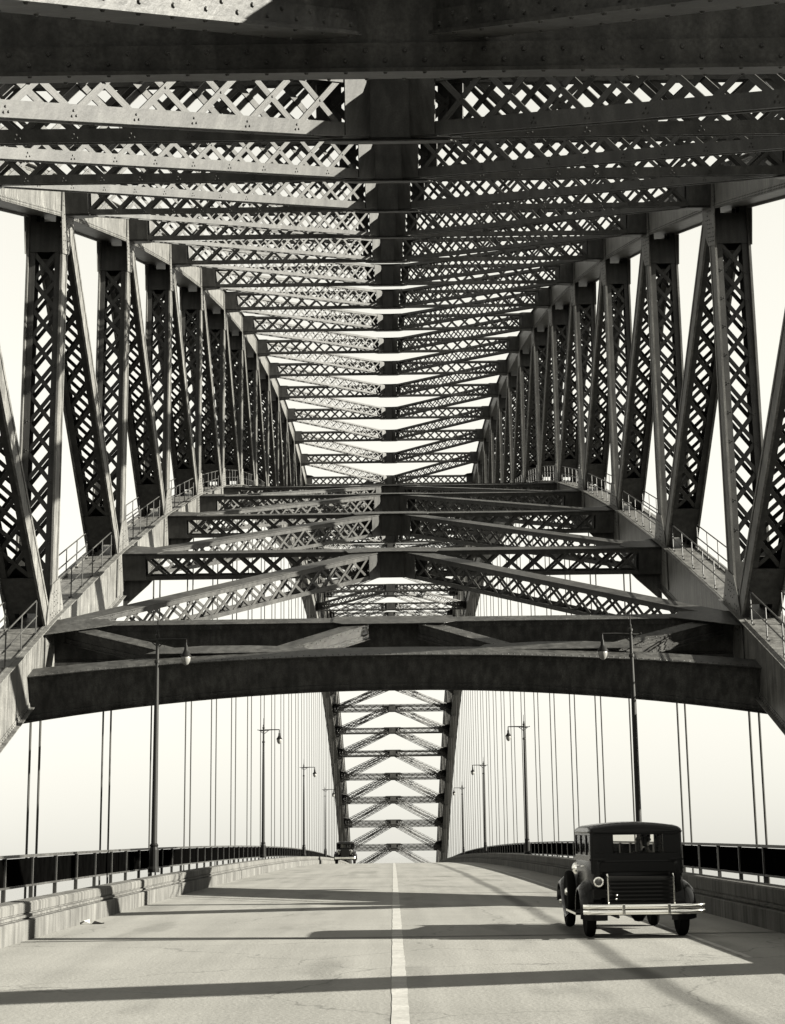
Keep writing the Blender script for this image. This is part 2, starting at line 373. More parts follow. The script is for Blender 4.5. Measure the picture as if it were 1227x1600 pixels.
for k in range(K0, K1 + 1):
    for s in (-1, 1):
        for nm, zf, sg, D in (('u', zuc, -1, DU), ('l', zlc, 1, DL)):
            if nm == 'l' and k < -1: continue
            y, z = yk(k), zf(k); sl_ = (zf(k + 1) - zf(k - 1)) / (2 * P); fwd = (1 if k < NC else -1)
            hh = D / 2 * 1.05
            if nm == 'u': poly = [(-.8, hh - .22), (-.8, -hh - .03), (-.5, -1.95), (.45, -1.95), (1.0, -1.45), (1.15, -hh - .03), (1.15, hh - .22)]
            else: poly = [(-1.25, -hh + .22), (-1.25, hh - .2), (-.95, 1.55), (-.5, 2.1), (.55, 2.1), (1.2, hh + .05), (1.25, -hh + .22)]
            for q in (-1, 1):
                x0 = s * XT + q * (WT / 2 + .026)
                m = MB(); m.prism([(x0, y + fwd * a, z + b + fwd * a * sl_) for a, b in poly], (q * .024, 0, 0))
                part(m, 'gusset_plate', PLATE, fix=True)
                if q == -s and -1 <= k <= 6:
                    for i in range(90):
                        a = random.choice((-.95, -.7, -.45, -.2, .05, .3, .55, .8)); b = (-1 if nm == 'u' else 1) * (.15 * random.randint(1, 12))
                        if nm == 'u' and b < -1.1 and abs(a) > .45: continue
                        if nm == 'l' and b > 1.25 and abs(a) > .5: continue
                        RIV.rivet((x0 + q * .024, y + fwd * a, z + b + fwd * a * sl_), (q, 0, 0), .026, .018)
for k in range(K0 + 1, K1 + 1):
    for s in (-1, 1):
        if zuc(k) - zlc(k) > 4 and k >= -1:
            truss_member('truss_vertical', (s * XT, yk(k), zuc(k)), (s * XT, yk(k), zlc(k)), k, D=.85 if k > 0 else .34, La=.85, Lb=1.3, ba=(.1, 1.05), bb=(.2, 1.1))
for k in range(K0, K1):
    for s in (-1, 1):
        if k < NC: a, b = (yk(k), zuc(k)), (yk(k + 1), zlc(k + 1))
        else: a, b = (yk(k + 1), zuc(k + 1)), (yk(k), zlc(k))
        truss_member('truss_diagonal', (s * XT, *a), (s * XT, *b), k, D=.78, La=1.6, Lb=1.6, ba=(.1, .7), bb=(.1, 1.5))
# upper plane: struts and K-diagonals
XI = XT - WT / 2 - .05
for k in range(-1, K1):
    n = slope_n(zus, k); D = 1.1; c = V3((0, 0, zus(k))) + n * (D / 2)
    lateral('upper_strut', (-XI, yk(k) + c.y, c.z), (XI, yk(k) + c.y, c.z), n, k, .62, D, .95, end=.75, mid=.45, lod=0 if k < 6 else (1 if k < 15 else 2))
    for q, zz in ((-1, -.035), (1, D + .035)):
        e2 = n.cross(V3((1, 0, 0))).normalized(); e2 = e2 if e2.y > 0 else -e2
        o3 = V3((0, yk(k), zus(k))) + n * zz; fw = -1 if k < NC else 1
        if k < 20:
            m = MB(); m.prism([o3 + V3((a, 0, 0)) + e2 * (b * -fw) for a, b in ((-.8, .30), (-1.1, -.05), (-.95, -.6), (-.3, -.45), (.3, -.45), (.95, -.6), (1.1, -.05), (.8, .30))], n * (.02 * q)); part(m, 'node_plate', STEEL2, fix=True)
            for s in (-1, 1):
                m = MB(); m.prism([o3 + V3((s * a, 0, 0)) + e2 * (b * fw) for a, b in ((XI + .02, .32), (XI - .8, .32), (XI - 1.0, -.1), (XI - .7, -.8), (XI + .02, -1.2))] if k < NC else
                                  [o3 + V3((s * a, 0, 0)) + e2 * (b * fw) for a, b in ((XI + .02, .32), (XI - .8, .32), (XI - 1.0, -.1), (XI - .7, -.8), (XI + .02, -1.2))], n * (.02 * q)); part(m, 'node_plate', STEEL2, fix=True)
for k in range(-2, K1 - 1):
    for s in (-1, 1):
        D = 1.06
        ka, kb = (k, k + 1) if k < NC else (k + 1, k)      # ka: chord end, kb: centre of strut
        n = slope_n(zus, k + .5) if False else V3((0, -(zus(k + 1) - zus(k)) / P, 1)).normalized()
        A = V3((s * (XI - .1), yk(ka), zus(ka) + .02)) + n * (D / 2); B = V3((s * .42, yk(kb), zus(kb) + .02)) + n * (D / 2)
        A = A + (B - A).normalized() * .35; B = B - (B - A).normalized() * .25
        lateral('upper_diagonal', A, B, n, k, .56, D, 1.15, end=.65, lod=0 if k < 6 else (1 if k < 15 else 2))
# portal at the near end of the upper plane
n = slope_n(zus, -2)
zp = 6.36; c = V3((0, yk(-2), zp)) + n * .75
plate_member('portal_strut', (-XI, c.y, c.z), (XI, c.y, c.z), n, .8, 1.5, .2)
for s in (-1, 1):
    A = V3((s * (XI - .1), yk(-3) + .4, zus(-3) + .35)) + n * .45; B = V3((s * .5, yk(-2) - .55, zp + .05)) + n * .45
    plate_member('portal_brace', A, B, n, .6, .9, .16)
# lower plane
for k in range(2, 29):
    n = slope_n(zls, k); D = 1.0; c = V3((0, yk(k), zls(k))) - n * (D / 2)
    lateral('lower_strut', (-XI, c.y, c.z), (XI, c.y, c.z), n, k, .66, D, .9, end=.9, mid=.6, cover=k < 10, lod=0 if k < 6 else 2)
    if k <= 8 or k >= 18:
        for s in (-1, 1):
            b0 = c - n * (D / 2 + .03)
            m = MB(); m.prism([(s * (XI + .03), b0.y - .02, b0.z), (s * (XI - 1.15), b0.y - .02, b0.z), (s * (XI - .95), b0.y - .02, b0.z - .22), (s * (XI - .1), b0.y - .02, b0.z - 1.0), (s * (XI + .03), b0.y - .02, b0.z - 1.05)], (0, .05, 0)); part(m, 'knee_plate', STEEL2, fix=True)
    if k < 12 or k > 15:
        e2 = n.cross(V3((1, 0, 0))).normalized(); e2 = e2 if e2.y > 0 else -e2; fw = -1 if k <= NC else 1
        o3 = V3((0, yk(k), zls(k))) + n * .06
        m = MB(); m.prism([o3 + V3((a, 0, 0)) + e2 * (b * -fw) for a, b in ((-1.5, .38), (-1.9, -.1), (-1.7, -.85), (-.4, -.6), (.4, -.6), (1.7, -.85), (1.9, -.1), (1.5, .38))], n * .02); part(m, 'node_plate', STEEL2, fix=True)
        for s in (-1, 1):
            m = MB(); m.prism([o3 + V3((s * a, 0, 0)) + e2 * (b * fw) for a, b in ((XI + .02, .4), (XI - 1.4, .4), (XI - 1.6, -.1), (XI - 1.3, -1.1), (XI + .02, -1.9))], n * .02); part(m, 'node_plate', STEEL2, fix=True)
for k in range(1, 28):
    for s in (-1, 1):
        ka, kb = (k, k + 1) if k < NC else (k + 1, k); D = .96
        n = V3((0, -(zls(k + 1) - zls(k)) / P, 1)).normalized()
        A = V3((s * (XI - .1), yk(ka), zls(ka) - .02)) - n * (D / 2); B = V3((s * .55, yk(kb), zls(kb) - .02)) - n * (D / 2)
        A = A + (B - A).normalized() * .3; B = B - (B - A).normalized() * .3
        lateral('lower_diagonal', A, B, n, k, .6, D, 1.0, end=.7, cover=k < 10, lod=0 if k < 5 else 2)
# plate-girder panel where the lower plane opens for the road
n1 = V3((0, -.39, 1)).normalized()
c = V3((0, yk(1), zls(1))) - n1 * .65
plate_member('portal_cross_girder', (-XI, c.y, c.z), (XI, c.y, c.z), n1, .62, 1.3, .16)
for s in (-1, 1):                                   # haunched ends of that girder
    m = MB(); m.prism([(s * (XI + .03), c.y - .12, c.z - .6), (s * (XI - 3.6), c.y - .12, c.z - .6), (s * (XI - 1.2), c.y - .12, c.z - 1.25), (s * (XI + .03), c.y - .12, c.z - 1.9)], (0, .06, 0)); part(m, 'knee_plate', STEEL2, fix=True)
zt = lambda x: 5.85 - .0045 * x * x
zb = lambda x: 4.86 - .0070 * x * x
m = MB(); NX = 28; e2 = V3((0, .92, .39)); nn = V3((0, -.39, .92)); YP = 47.2
def pr(x, h, o): return V3((x, YP + (zt(x) - h) * .42, h)) + e2 * o
for i in range(NX):
    x0 = -11.9 + 23.8 * i / NX; x1 = -11.9 + 23.8 * (i + 1) / NX
    for o in (-.26, .26):
        m.hexa([pr(x0, zb(x0) + .03, o - .02), pr(x1, zb(x1) + .03, o - .02), pr(x1, zb(x1) + .03, o + .02), pr(x0, zb(x0) + .03, o + .02),
                pr(x0, zt(x0) - .03, o - .02), pr(x1, zt(x1) - .03, o - .02), pr(x1, zt(x1) - .03, o + .02), pr(x0, zt(x0) - .03, o + .02)])
    for zf, lo, hi in ((zt, -.03, 0), (zb, 0, .03)):
        m.hexa([pr(x0, zf(x0) + lo, -.42), pr(x1, zf(x1) + lo, -.42), pr(x1, zf(x1) + lo, .42), pr(x0, zf(x0) + lo, .42),
                pr(x0, zf(x0) + hi, -.42), pr(x1, zf(x1) + hi, -.42), pr(x1, zf(x1) + hi, .42), pr(x0, zf(x0) + hi, .42)])
    for zf, lo, hi in ((zt, -.16, -.032), (zb, .032, .16)):
        m.hexa([pr(x0, zf(x0) + lo, -.312), pr(x1, zf(x1) + lo, -.312), pr(x1, zf(x1) + lo, -.282), pr(x0, zf(x0) + lo, -.282),
                pr(x0, zf(x0) + hi, -.312), pr(x1, zf(x1) + hi, -.312), pr(x1, zf(x1) + hi, -.282), pr(x0, zf(x0) + hi, -.282)])
    for j in range(5):
        x = x0 + (x1 - x0) * (j + .5) / 5
        for q, zf in ((-1, zt), (1, zb)): RIV.rivet(pr(x, zf(x) + q * .095, -.313), (0, -1, 0), .026, .016)
        RIV.rivet(pr(x, zt(x), -.36 if j % 2 else -.30), nn, .026, .016)
part(m, 'portal_arch_girder', STEEL2)
for s in (-1, 1):
    Q = V3((s * 4.9, YP + .25, zt(4.9) - .22))
    for X in (XI - .5, .9):
        A = V3((s * X, yk(1) - .25, zls(1) - .36)); m2 = plate_member('portal_lateral', A, Q + V3((s * (.75 if X > 5 else -.75), 0, 0)), nn, .5, .5, .13)
    m = MB(); o3 = V3((s * 4.9, YP, zt(4.9) + .035))
    m.prism([o3 + V3((s * a, 0, -s * 0)) + e2 * b for a, b in ((-2.6, .2), (-2.2, .75), (-.6, 1.0), (.8, 1.0), (2.0, .75), (2.4, .2))], nn * .02); part(m, 'node_plate', STEEL2, fix=True)
m = MB(); o3 = V3((0, yk(1), zls(1) + .025)); ee = V3((0, -.93, -.36))
m.prism([o3 + V3((a, 0, 0)) + ee * b for a, b in ((-1.85, -.32), (1.85, -.32), (1.9, .45), (1.55, .7), (-1.55, .7), (-1.9, .45))], n1 * .02); part(m, 'node_plate', STEEL2, fix=True)
for s in (-1, 1):
    m = MB(); m.prism([V3((s * a, yk(1), zls(1) + .03)) + ee * b for a, b in ((XI, -.4), (XI - 1.6, -.4), (XI - 2.0, .35), (XI - 1.3, .8), (XI, 1.6))], n1 * .02); part(m, 'node_plate', STEEL2, fix=True)
# hanger ropes, floor beams
for k in range(1, 27):
    for s in (-1, 1):
        m = MB(); 
        zt_ = zlc(k) - DL / 2 + .1; zb_ = rz(yk(k)) - 1.0
        if zt_ - zb_ < 1.2: continue
        for dx in (-.15, .15):
            m = MB(); m.tube([(s * 11.1 + dx, yk(k), zb_), (s * 11.1 + dx, yk(k), zt_)], .038, 6, False); part(m, 'hanger_rope', ROPE)
for k in range(-3, 30):
    m = MB(); y = yk(k); z = rz(y)
    m.abox(-11.6, 11.6, y - .22, y + .22, z - 1.9, z - .47); part(m, 'floor_beam')
# handrails on the lower chord walkway
for k in range(0, 9):
    for s in (-1, 1):
        for q in (-1, 1):
            m = MB(); x = s * XT + q * .47; y0, y1 = yk(k) + 1.2, yk(k + 1) - 1.9
            zc = lambda y: zlc(k) + (zlc(k + 1) - zlc(k)) * (y - yk(k)) / P + DL / 2 * 1.06 - .06
            for h in (.55, 1.05): m.tube([(x, y0, zc(y0) + h), (x, y1, zc(y1) + h)], .024, 6)
            rail = part(m, 'walkway_handrail')
            for j in range(6):
                y = y0 + .1 + (y1 - y0 - .2) * j / 5; m2 = MB(); m2.tube([(x, y, zc(y)), (x, y, zc(y) + 1.06)], .022, 6)
                m2.abox(x - .07, x + .07, y - .07, y + .07, zc(y) + .01, zc(y) + .05)
                m2.build('handrail_post', STEEL, rail)
# lacing bars: the 300 that show largest as pieces of their own, the rest as one part
def size(b):
    p, q = pix(b[0]), pix(b[1])
    if not p or not q: return 0
    mx_, my_ = (p[0] + q[0]) / 2, (p[1] + q[1]) / 2
    if not (20 < mx_ < 1207 and 20 < my_ < 1580): return 0
    if b[2].dot(V3(((b[0] + b[1]) / 2) - camo.matrix_world.translation)) > 0: return .3 * math.hypot(p[0] - q[0], p[1] - q[1])
    return math.hypot(p[0] - q[0], p[1] - q[1])
LACE.sort(key=size, reverse=True)
ub = MB(); ub.box((0, 0, 0), (.5, 0, 0), (0, .5, 0), (0, 0, .5))
um = bpy.data.meshes.new('lacing_bar'); um.from_pydata(ub.v, [], ub.f); um.materials.append(STEEL)
rest = MB()
for i, (A, B, n, wd, th, prt) in enumerate(LACE):
    u = (B - A).normalized(); L = (B - A).length + .12; t = n.cross(u).normalized(); c = (A + B) / 2
    if i < 300:
        o = bpy.data.objects.new('lacing_bar', um); COL.objects.link(o); o.parent = prt
        M = Matrix((( u.x * L, t.x * wd, n.x * th, c.x), (u.y * L, t.y * wd, n.y * th, c.y), (u.z * L, t.z * wd, n.z * th, c.z), (0, 0, 0, 1)))
        o.matrix_basis = M
        for e_ in (A, B):
            sg_ = 1 if e_ is B else -1
            for d, f_ in ((-.04, .03), (.04, .03), (0, .10)): RIV.rivet(e_ + u * sg_ * f_ + t * d + n * .046, n, .02, .016)
        RIV.rivet(c + n * th / 2, n, .022, .016)
    else: rest.box(c, u * L / 2, t * wd / 2, n * th / 2)
part(rest, 'lacing', STEEL, kind='stuff')
part(RIV, 'rivets', STEEL2, kind='stuff')
# ------------------------------------------------------------------ railings
def railing(side, label):
    X = 7.95 * side; e = empty('bridge_railing', (X, 30, rz(30) + .29), label=label, category='railing', group='railings along the road')
    pm = MB(); pm.abox(-.04, .04, -.035, .035, .27, 1.24); pmesh = None
    y = 8.2; ys = []
    while y < 262: ys.append(y); y += P / 5
    pmesh = bpy.data.meshes.new('post'); pmesh.from_pydata(pm.v, [], pm.f); pmesh.materials.append(STEEL)
    qm = MB(); qm.abox(-.012, .012, .05, P / 5 - .05, .66, 1.21); qmesh = bpy.data.meshes.new('panel'); qmesh.from_pydata(qm.v, [], qm.f); qmesh.materials.append(PANEL)
    for y in ys:
        o = bpy.data.objects.new('post', pmesh); COL.objects.link(o); o.parent = e; o.location = V3((X, y, rz(y))) - e.location
        o = bpy.data.objects.new('panel', qmesh); COL.objects.link(o); o.parent = e; o.location = V3((X, y, rz(y))) - e.location
        o.rotation_euler.x = math.atan((rz(y + 1.26) - rz(y - 1.26)) / 2.52)
    for nm, h, w, t in (('top_rail', 1.255, .055, .03), ('bottom_rail', .635, .035, .022)):
        m = MB(); rings = [[(X - w, y, rz(y) + h - t), (X + w, y, rz(y) + h - t), (X + w, y, rz(y) + h + t), (X - w, y, rz(y) + h + t)] for y in ys + [ys[-1] + P / 5]]
        m.loft(rings); o = m.build(nm, STEEL, e, fix=True); o.location = -e.location
railing(-1, 'dark panelled railing on the sunlit kerb side where the car drives towards us')
railing(1, 'dark panelled railing beside the large black sedan')
# ------------------------------------------------------------------ street lamps
def lamp_proto():
    e = empty('street_lamp', (0, 0, 0)); Z0 = .29                # arm points towards +x
    m = MB(); m.lathe([(.20, Z0), (.20, Z0 + .12), (.16, Z0 + .2), (.16, Z0 + .75), (.13, Z0 + .85), (.15, Z0 + .9), (.11, Z0 + .97)], (0, 0, 0), n=14); m.build('base', TRIM, e, smooth=False)
    m = MB(); m.lathe([(.105, Z0 + .96), (.085, 5.5), (.065, 7.4), (.095, 7.42), (.095, 7.5), (.06, 7.55), (.055, 8.3), (.08, 8.33), (.08, 8.4), (.035, 8.45)], (0, 0, 0), n=14); m.build('pole', LAMPM, e)
    m = MB(); m.lathe([(.035, 8.44), (.05, 8.52), (.02, 8.6), (.014, 8.95), (.002, 9.0)], (0, 0, 0), n=10); m.build('finial', LAMPM, e)
    m = MB(); m.tube([(-.32, 0, 8.22), (-.12, 0, 8.2), (.1, 0, 8.22), (.5, 0, 8.24), (1.0, 0, 8.24)], [.02, .05, .05, .035, .03], 8)
    m.tube([(.0, 0, 7.95), (.12, 0, 8.05), (.32, 0, 8.2)], .022, 6); m.tube([(0, 0, 8.0), (-.14, 0, 8.1), (-.24, 0, 8.2)], .02, 6); m.lathe([(.002, 0), (.045, .03), (.002, .08)], (-.36, 0, 8.2), n=8)
    m.build('arm', LAMPM, e)
    m = MB(); m.lathe([(.03, 8.25), (.035, 8.05), (.06, 8.0), (.07, 7.85), (.11, 7.78), (.19, 7.66), (.2, 7.63), (.17, 7.63), (.1, 7.7)], (1.0, 0, 0), n=18); sh = m.build('lamp_shade', TRIM, e)
    smooth_angle(sh)
    m = MB(); m.lathe([(.155, 7.66), (.165, 7.58), (.15, 7.48), (.1, 7.38), (.03, 7.33), (.002, 7.325)], (1.0, 0, 0), n=18); m.build('glass_bowl', GLOBE, sh, smooth=True)
    return e
def copy_tree(o, parent=None):
    c = o.copy(); COL.objects.link(c); c.parent = parent
    for ch in list(o.children): copy_tree(ch, c)
    return c
lp = lamp_proto(); first = True
for side in (-1, 1):
    for i in range(4):
        o = lp if first else copy_tree(lp); first = False
        y = 45.0 + 37.77 * i; o.location = (side * 6.62, y, rz(y) + .44); o.scale = (.8, .8, .8); o.rotation_euler.z = 0 if side < 0 else math.pi
        o['category'] = 'street lamp'; o['group'] = 'street lamps along the railings'
        if i == 0: o['label'] = 'tall street lamp whose pole crosses the sunlit part of the curved portal girder' if side < 0 else 'tall street lamp rising behind the roof of the large black sedan'
        else: o['label'] = 'slim single-arm street lamp on the %s, %s beyond the portal girder' % ('sunlit kerb' if side < 0 else 'shaded sedan-side kerb', ('first', 'second', 'third')[i - 1])
# ------------------------------------------------------------------ the sedan
def rrect(w, z0, z1, r, y, n=4, rt=None):
    rt = r if rt is None else rt; pts = []
    for cx, cz, a0, rr in ((w - rt, z1 - rt, 0, rt), (-w + rt, z1 - rt, 90, rt), (-w + r, z0 + r, 180, r), (w - r, z0 + r, 270, r)):
        for j in range(n + 1):
            a = math.radians(a0 + 90 * j / n); pts.append((cx + rr * math.cos(a), y, cz + rr * math.sin(a)))
    return pts
def make_wheel(x, y, z, e, r=.37, w=.075, name='wheel'):
    t = MB(); prof = []
    for j in range(13):
        a = math.pi * (j / 12); prof.append((r - .055 + .055 * math.sin(a) ** .7, -w * math.cos(a)))
    t.lathe([(r - .12, -w * .8)] + prof + [(r - .12, w * .8)], (x, y, z), V3((1, 0, 0)), 28)
    wt = t.build('tyre', RUBBER, None, smooth=True)
    c = empty(name, (x, y, z)); c.parent = e; wt.parent = c; wt.location = (-x, -y, -z)
    m = MB(); m.lathe([(r - .12, -.05), (r - .105, -.06), (r - .105, .06), (r - .12, .05), (r - .15, .03), (r - .15, -.03)], (0, 0, 0), V3((1, 0, 0)), 28); m.build('rim', TRIM, c, smooth=False)
    m = MB()
    for j in range(12):
        a = 2 * math.pi * j / 12; m.tube([(0, math.cos(a) * .05, math.sin(a) * .05), (0, math.cos(a) * (r - .14), math.sin(a) * (r - .14))], .014, 6)
    m.build('spokes', TRIM, c)
    m = MB(); m.lathe([(.07, -.07), (.075, 0), (.07, .06), (.04, .085), (.002, .09)], (0, 0, 0), V3((1 if x > 0 else -1, 0, 0)), 16); m.build('hub_cap', CHROME, c, smooth=True)
    return c
def panel_holes(m, axis, pos, th, a0, a1, b0, b1, holes):
    """flat panel with rectangular openings in a row; axis 'x' (normal x) or 'y'"""
    def bx(u0, u1, w0, w1):
        if u1 - u0 < 1e-4 or w1 - w0 < 1e-4: return
        if axis == 'y': m.abox(u0, u1, pos, pos + th, w0, w1)
        else: m.abox(pos, pos + th, u0, u1, w0, w1)
    hs = sorted(holes); lo = min(h[2] for h in hs); hi = max(h[3] for h in hs)
    bx(a0, a1, b0, lo); bx(a0, a1, hi, b1); cur = a0
    for h in hs: bx(cur, h[0], lo, hi); cur = h[1]
    bx(cur, a1, lo, hi)
def make_car():
    e = empty('sedan', (0, 0, 0)); HW = .725
    # lower body: rear tub, then cowl and bonnet
    m = MB(); R = []
    for y, w, z0, z1 in ((.46, .50, .62, 1.12), (.40, .60, .58, 1.16), (.42, .68, .55, 1.20), (.55, HW, .50, 1.21), (1.2, HW, .46, 1.21), (2.2, HW, .46, 1.21), (2.55, .70, .46, 1.20), (2.75, .62, .48, 1.18)):
        R.append(rrect(w, z0, z1, .10, y, 5, .05))
    m.loft(R); b = m.build('body', BLACK, e, fix=True); smooth_angle(b)
    m = MB(); m.loft([rrect(.60, .52, 1.17, .06, 2.74, 5, .16), rrect(.44, .54, 1.14, .05, 3.5, 5, .16), rrect(.34, .54, 1.12, .05, 4.02, 5, .15)]); o = m.build('bonnet', BLACK, e, fix=True); smooth_angle(o)
    m = MB()
    for s in (-1, 1):
        for j in range(9): m.box((s * (.545 - .0085 * j * 2), 2.95 + j * .1, .86), (.012, 0, 0), (0, .03, 0), (0, 0, .16))
    m.build('louvre', BLACK, e)
    m = MB(); m.loft([rrect(.35, .50, 1.16, .05, 4.02, 6, .16), rrect(.35, .50, 1.16, .05, 4.10, 6, .16)]); o = m.build('radiator_shell', TRIM, e, fix=True)
    m = MB(); m.loft([rrect(.29, .56, 1.08, .04, 4.095, 6, .12), rrect(.29, .56, 1.08, .04, 4.112, 6, .12)]); m.build('radiator_grille', TRIM, o, fix=True)
    # rear upper panel with its window, sides with windows, windscreen frame
    m = MB(); panel_holes(m, 'y', .41, .035, -.68, .68, 1.00, 1.62, [(-.36, .42, 1.295, 1.575)]); o = m.build('rear_panel', BLACK, e, bevel=.008)
    g = MB(); g.abox(-.36, .42, .424, .428, 1.295, 1.575); g.build('rear_window', GLASS, o)
    g = MB()
    for x0, x1, z0, z1 in ((-.375, .435, 1.285, 1.298), (-.375, .435, 1.587, 1.60), (-.375, -.362, 1.298, 1.587), (.422, .435, 1.298, 1.587)): g.abox(x0, x1, .402, .42, z0, z1)
    g.build('window_frame', TRIM, o)
    for s in (-1, 1):
        m = MB(); m.tube([(s * .675, .46, .98), (s * .675, .46, 1.66)], .05, 16); pc = m.build('corner_pillar', BLACK, o); smooth_angle(pc)
    for s in (-1, 1):
        x = s * HW if s < 0 else s * HW - .035
        m = MB(); H = [(.62, 1.02, 1.26, 1.57), (1.10, 1.72, 1.26, 1.57), (1.80, 2.40, 1.26, 1.57)]
        panel_holes(m, 'x', x, .035, .46, 2.46, 1.19, 1.62, H); o = m.build('side_panel', BLACK, e, bevel=.008)
        for h in H:
            g = MB(); g.abox(s * (HW - .02) - .002, s * (HW - .02) + .002, *h); g.build('side_window', GLASS, o)
        m = MB(); m.abox(min(s * HW, s * (HW + .012)), max(s * HW, s * (HW + .012)), .47, 2.6, 1.175, 1.205); m.build('belt_moulding', BLACK, o)
        for yy in (1.16, 1.78):
            m = MB(); m.tube([(s * (HW + .01), yy, 1.08), (s * (HW + .05), yy, 1.08), (s * (HW + .05), yy + .1, 1.08)], .012, 6); m.build('door_handle', CHROME, o)
        m = MB(); m.tube([(s * .70, .385, 1.20), (s * .62, .37, 1.20), (s * .5, .365, 1.2)], .012, 6); m.build('belt_bead', BLACK, o)
    # windscreen
    m = MB(); panel_holes(m, 'y', 2.46, .035, -.70, .70, 1.19, 1.62, [(-.62, .62, 1.24, 1.57)]); o = m.build('windscreen_frame', BLACK, e, bevel=.006)
    g = MB(); g.abox(-.62, .62, 2.474, 2.478, 1.24, 1.57); g.build('windscreen', GLASS, o)
    m = MB(); m.prism([(-.7, 2.5, 1.64), (.7, 2.5, 1.64), (.68, 2.66, 1.58), (-.68, 2.66, 1.58)], (0, .01, .025)); m.build('sun_visor', TRIM, o, fix=True)
    # roof
    m = MB(); R = []
    for y, w, h in ((.395, .66, 1.66), (.40, .70, 1.69), (.425, .72, 1.725), (.50, .728, 1.755), (.75, .73, 1.775), (1.4, .73, 1.785), (2.1, .73, 1.775), (2.42, .725, 1.75), (2.5, .71, 1.715), (2.53, .69, 1.68)):
        ring = [(w, y, 1.60), (w + .006, y, 1.61), (w + .006, y, 1.635)]; c0 = min(.15, (h - 1.62) * .9)
        for j in range(5):
            a = math.radians(90 * j / 5); ring.append((w - c0 + c0 * math.cos(a), y, h - .045 - c0 * .5 + c0 * .5 * math.sin(a)))
        for j in range(11):
            t = 1 - 2 * j / 10; ring.append(((w - c0) * t, y, h - .045 * abs(t) ** 2))
        ring += [(-q[0], q[1], q[2]) for q in reversed(ring[:8])]
        R.append(ring)
    m.loft(R); o = m.build('roof', BLACK, e, fix=True); smooth_angle(o, 50)
    m = MB(); m.tube([(-.738, 2.3, 1.625), (-.738, .5, 1.625), (-.70, .41, 1.625), (-.6, .39, 1.625), (.6, .39, 1.625), (.70, .41, 1.625), (.738, .5, 1.625), (.738, 2.3, 1.625)], .010, 6); m.build('drip_rail', BLACK, o)
    # fenders, running boards
    for s in (-1, 1):
        for nm, yc, zc, r, a0, a1, tail in (('rear_fender', .80, .40, .49, 2, 196, 0), ('front_fender', 3.55, .40, .50, 8, 150, 1)):
            m = MB(); R = []
            pts = []
            for j in range(19):
                a = math.radians(a0 + (a1 - a0) * j / 18) if s else 0
                pts.append((yc - r * math.cos(a) if False else yc + r * math.cos(a), zc + r * math.sin(a)))
            if nm == 'front_fender': pts += [(2.98, .50), (2.80, .40), (2.62, .345)]
            else: pts = pts[::-1]
            for j, (y, z) in enumerate(pts):
                p0 = pts[max(j - 1, 0)]; p1 = pts[min(j + 1, len(pts) - 1)]; ty, tz = p1[0] - p0[0], p1[1] - p0[1]; L = math.hypot(ty, tz); ny, nz = -tz / L, ty / L
                if (y - yc) * ny + (z - zc) * nz < 0: ny, nz = -ny, -nz
                ring = []
                for i in range(9):
                    t = i / 8; xx = .50 + .41 * t; dp = -.10 * max(0, t - .55) ** 1.6 * 5.0 - (.02 if t < .1 else 0)
                    ring.append((s * xx, y + ny * dp, z + nz * dp))
                for i in range(8, -1, -1):
                    t = i / 8; xx = .50 + .405 * t; dp = -.10 * max(0, t - .55) ** 1.6 * 5.0 - (.02 if t < .1 else 0) - .02
                    ring.append((s * xx, y + ny * dp, z + nz * dp))
                R.append(ring)
            m.loft(R); o = m.build(nm, BLACK, e, fix=True); smooth_angle(o, 60)
        m = MB(); m.abox(min(s * .60, s * .88), max(s * .60, s * .88), 1.28, 2.66, .31, .345); o = m.build('running_board', TRIM, e)
        m = MB(); m.abox(min(s * .882, s * .892), max(s * .882, s * .892), 1.28, 2.66, .315, .35); m.build('running_board_trim', CHROME, o)
        for y in (.80, 3.55): make_wheel(s * .73, y, .37, e)
    c = make_wheel(-.80, 2.78, .62, e, .36, .07, 'spare_wheel'); make_wheel(.80, 2.78, .62, e, .36, .07, 'spare_wheel')
    # luggage rack with folded trunk
    m = MB(); m.loft([rrect(.53, .50, .93, .03, .20, 3), rrect(.53, .50, .95, .03, .40, 3)]); o = m.build('trunk', TRIM, e, fix=True)
    for j in range(7):
        m = MB(); m.abox(-.54, .54, .172, .188, .52 + j * .06, .545 + j * .06); m.build('rack_slat', BLACK, o)
    for x in (-.5, .52):
        m = MB(); m.tube([(x, .16, .49), (x, .16, .92), (x, .22, .97), (x, .40, .98)], .014, 6); m.build('rack_bar', CHROME, o)
    # tail lamp, plate
    m = MB(); m.lathe([(.02, .16), (.05, .12), (.075, .05), (.082, .0), (.07, -.012), (.055, -.004)], (-.64, .20, .86), V3((0, 1, 0)), 22); o = m.build('tail_lamp', CHROME, e, smooth=True)
    m = MB(); m.lathe([(.06, .0), (.05, -.012), (.002, -.018)], (-.64, .20, .86), V3((0, 1, 0)), 18); m.build('lens', LENS, o, smooth=True)
    m = MB(); m.tube([(-.64, .3, .86), (-.62, .45, .78), (-.60, .55, .7)], .018, 6); m.build('lamp_bracket', TRIM, o)
    m = MB(); m.abox(-.74, -.44, .18, .19, .62, .75); o = m.build('licence_plate', TRIM, e, bevel=.004)
    for (x, z) in ((-.38, .60), (-.37, .66)):
        m = MB(); m.lathe([(.018, .0), (.02, -.02), (.002, -.03)], (x, .17, z), V3((0, 1, 0)), 10); m.build('clip', CHROME, e, smooth=True)
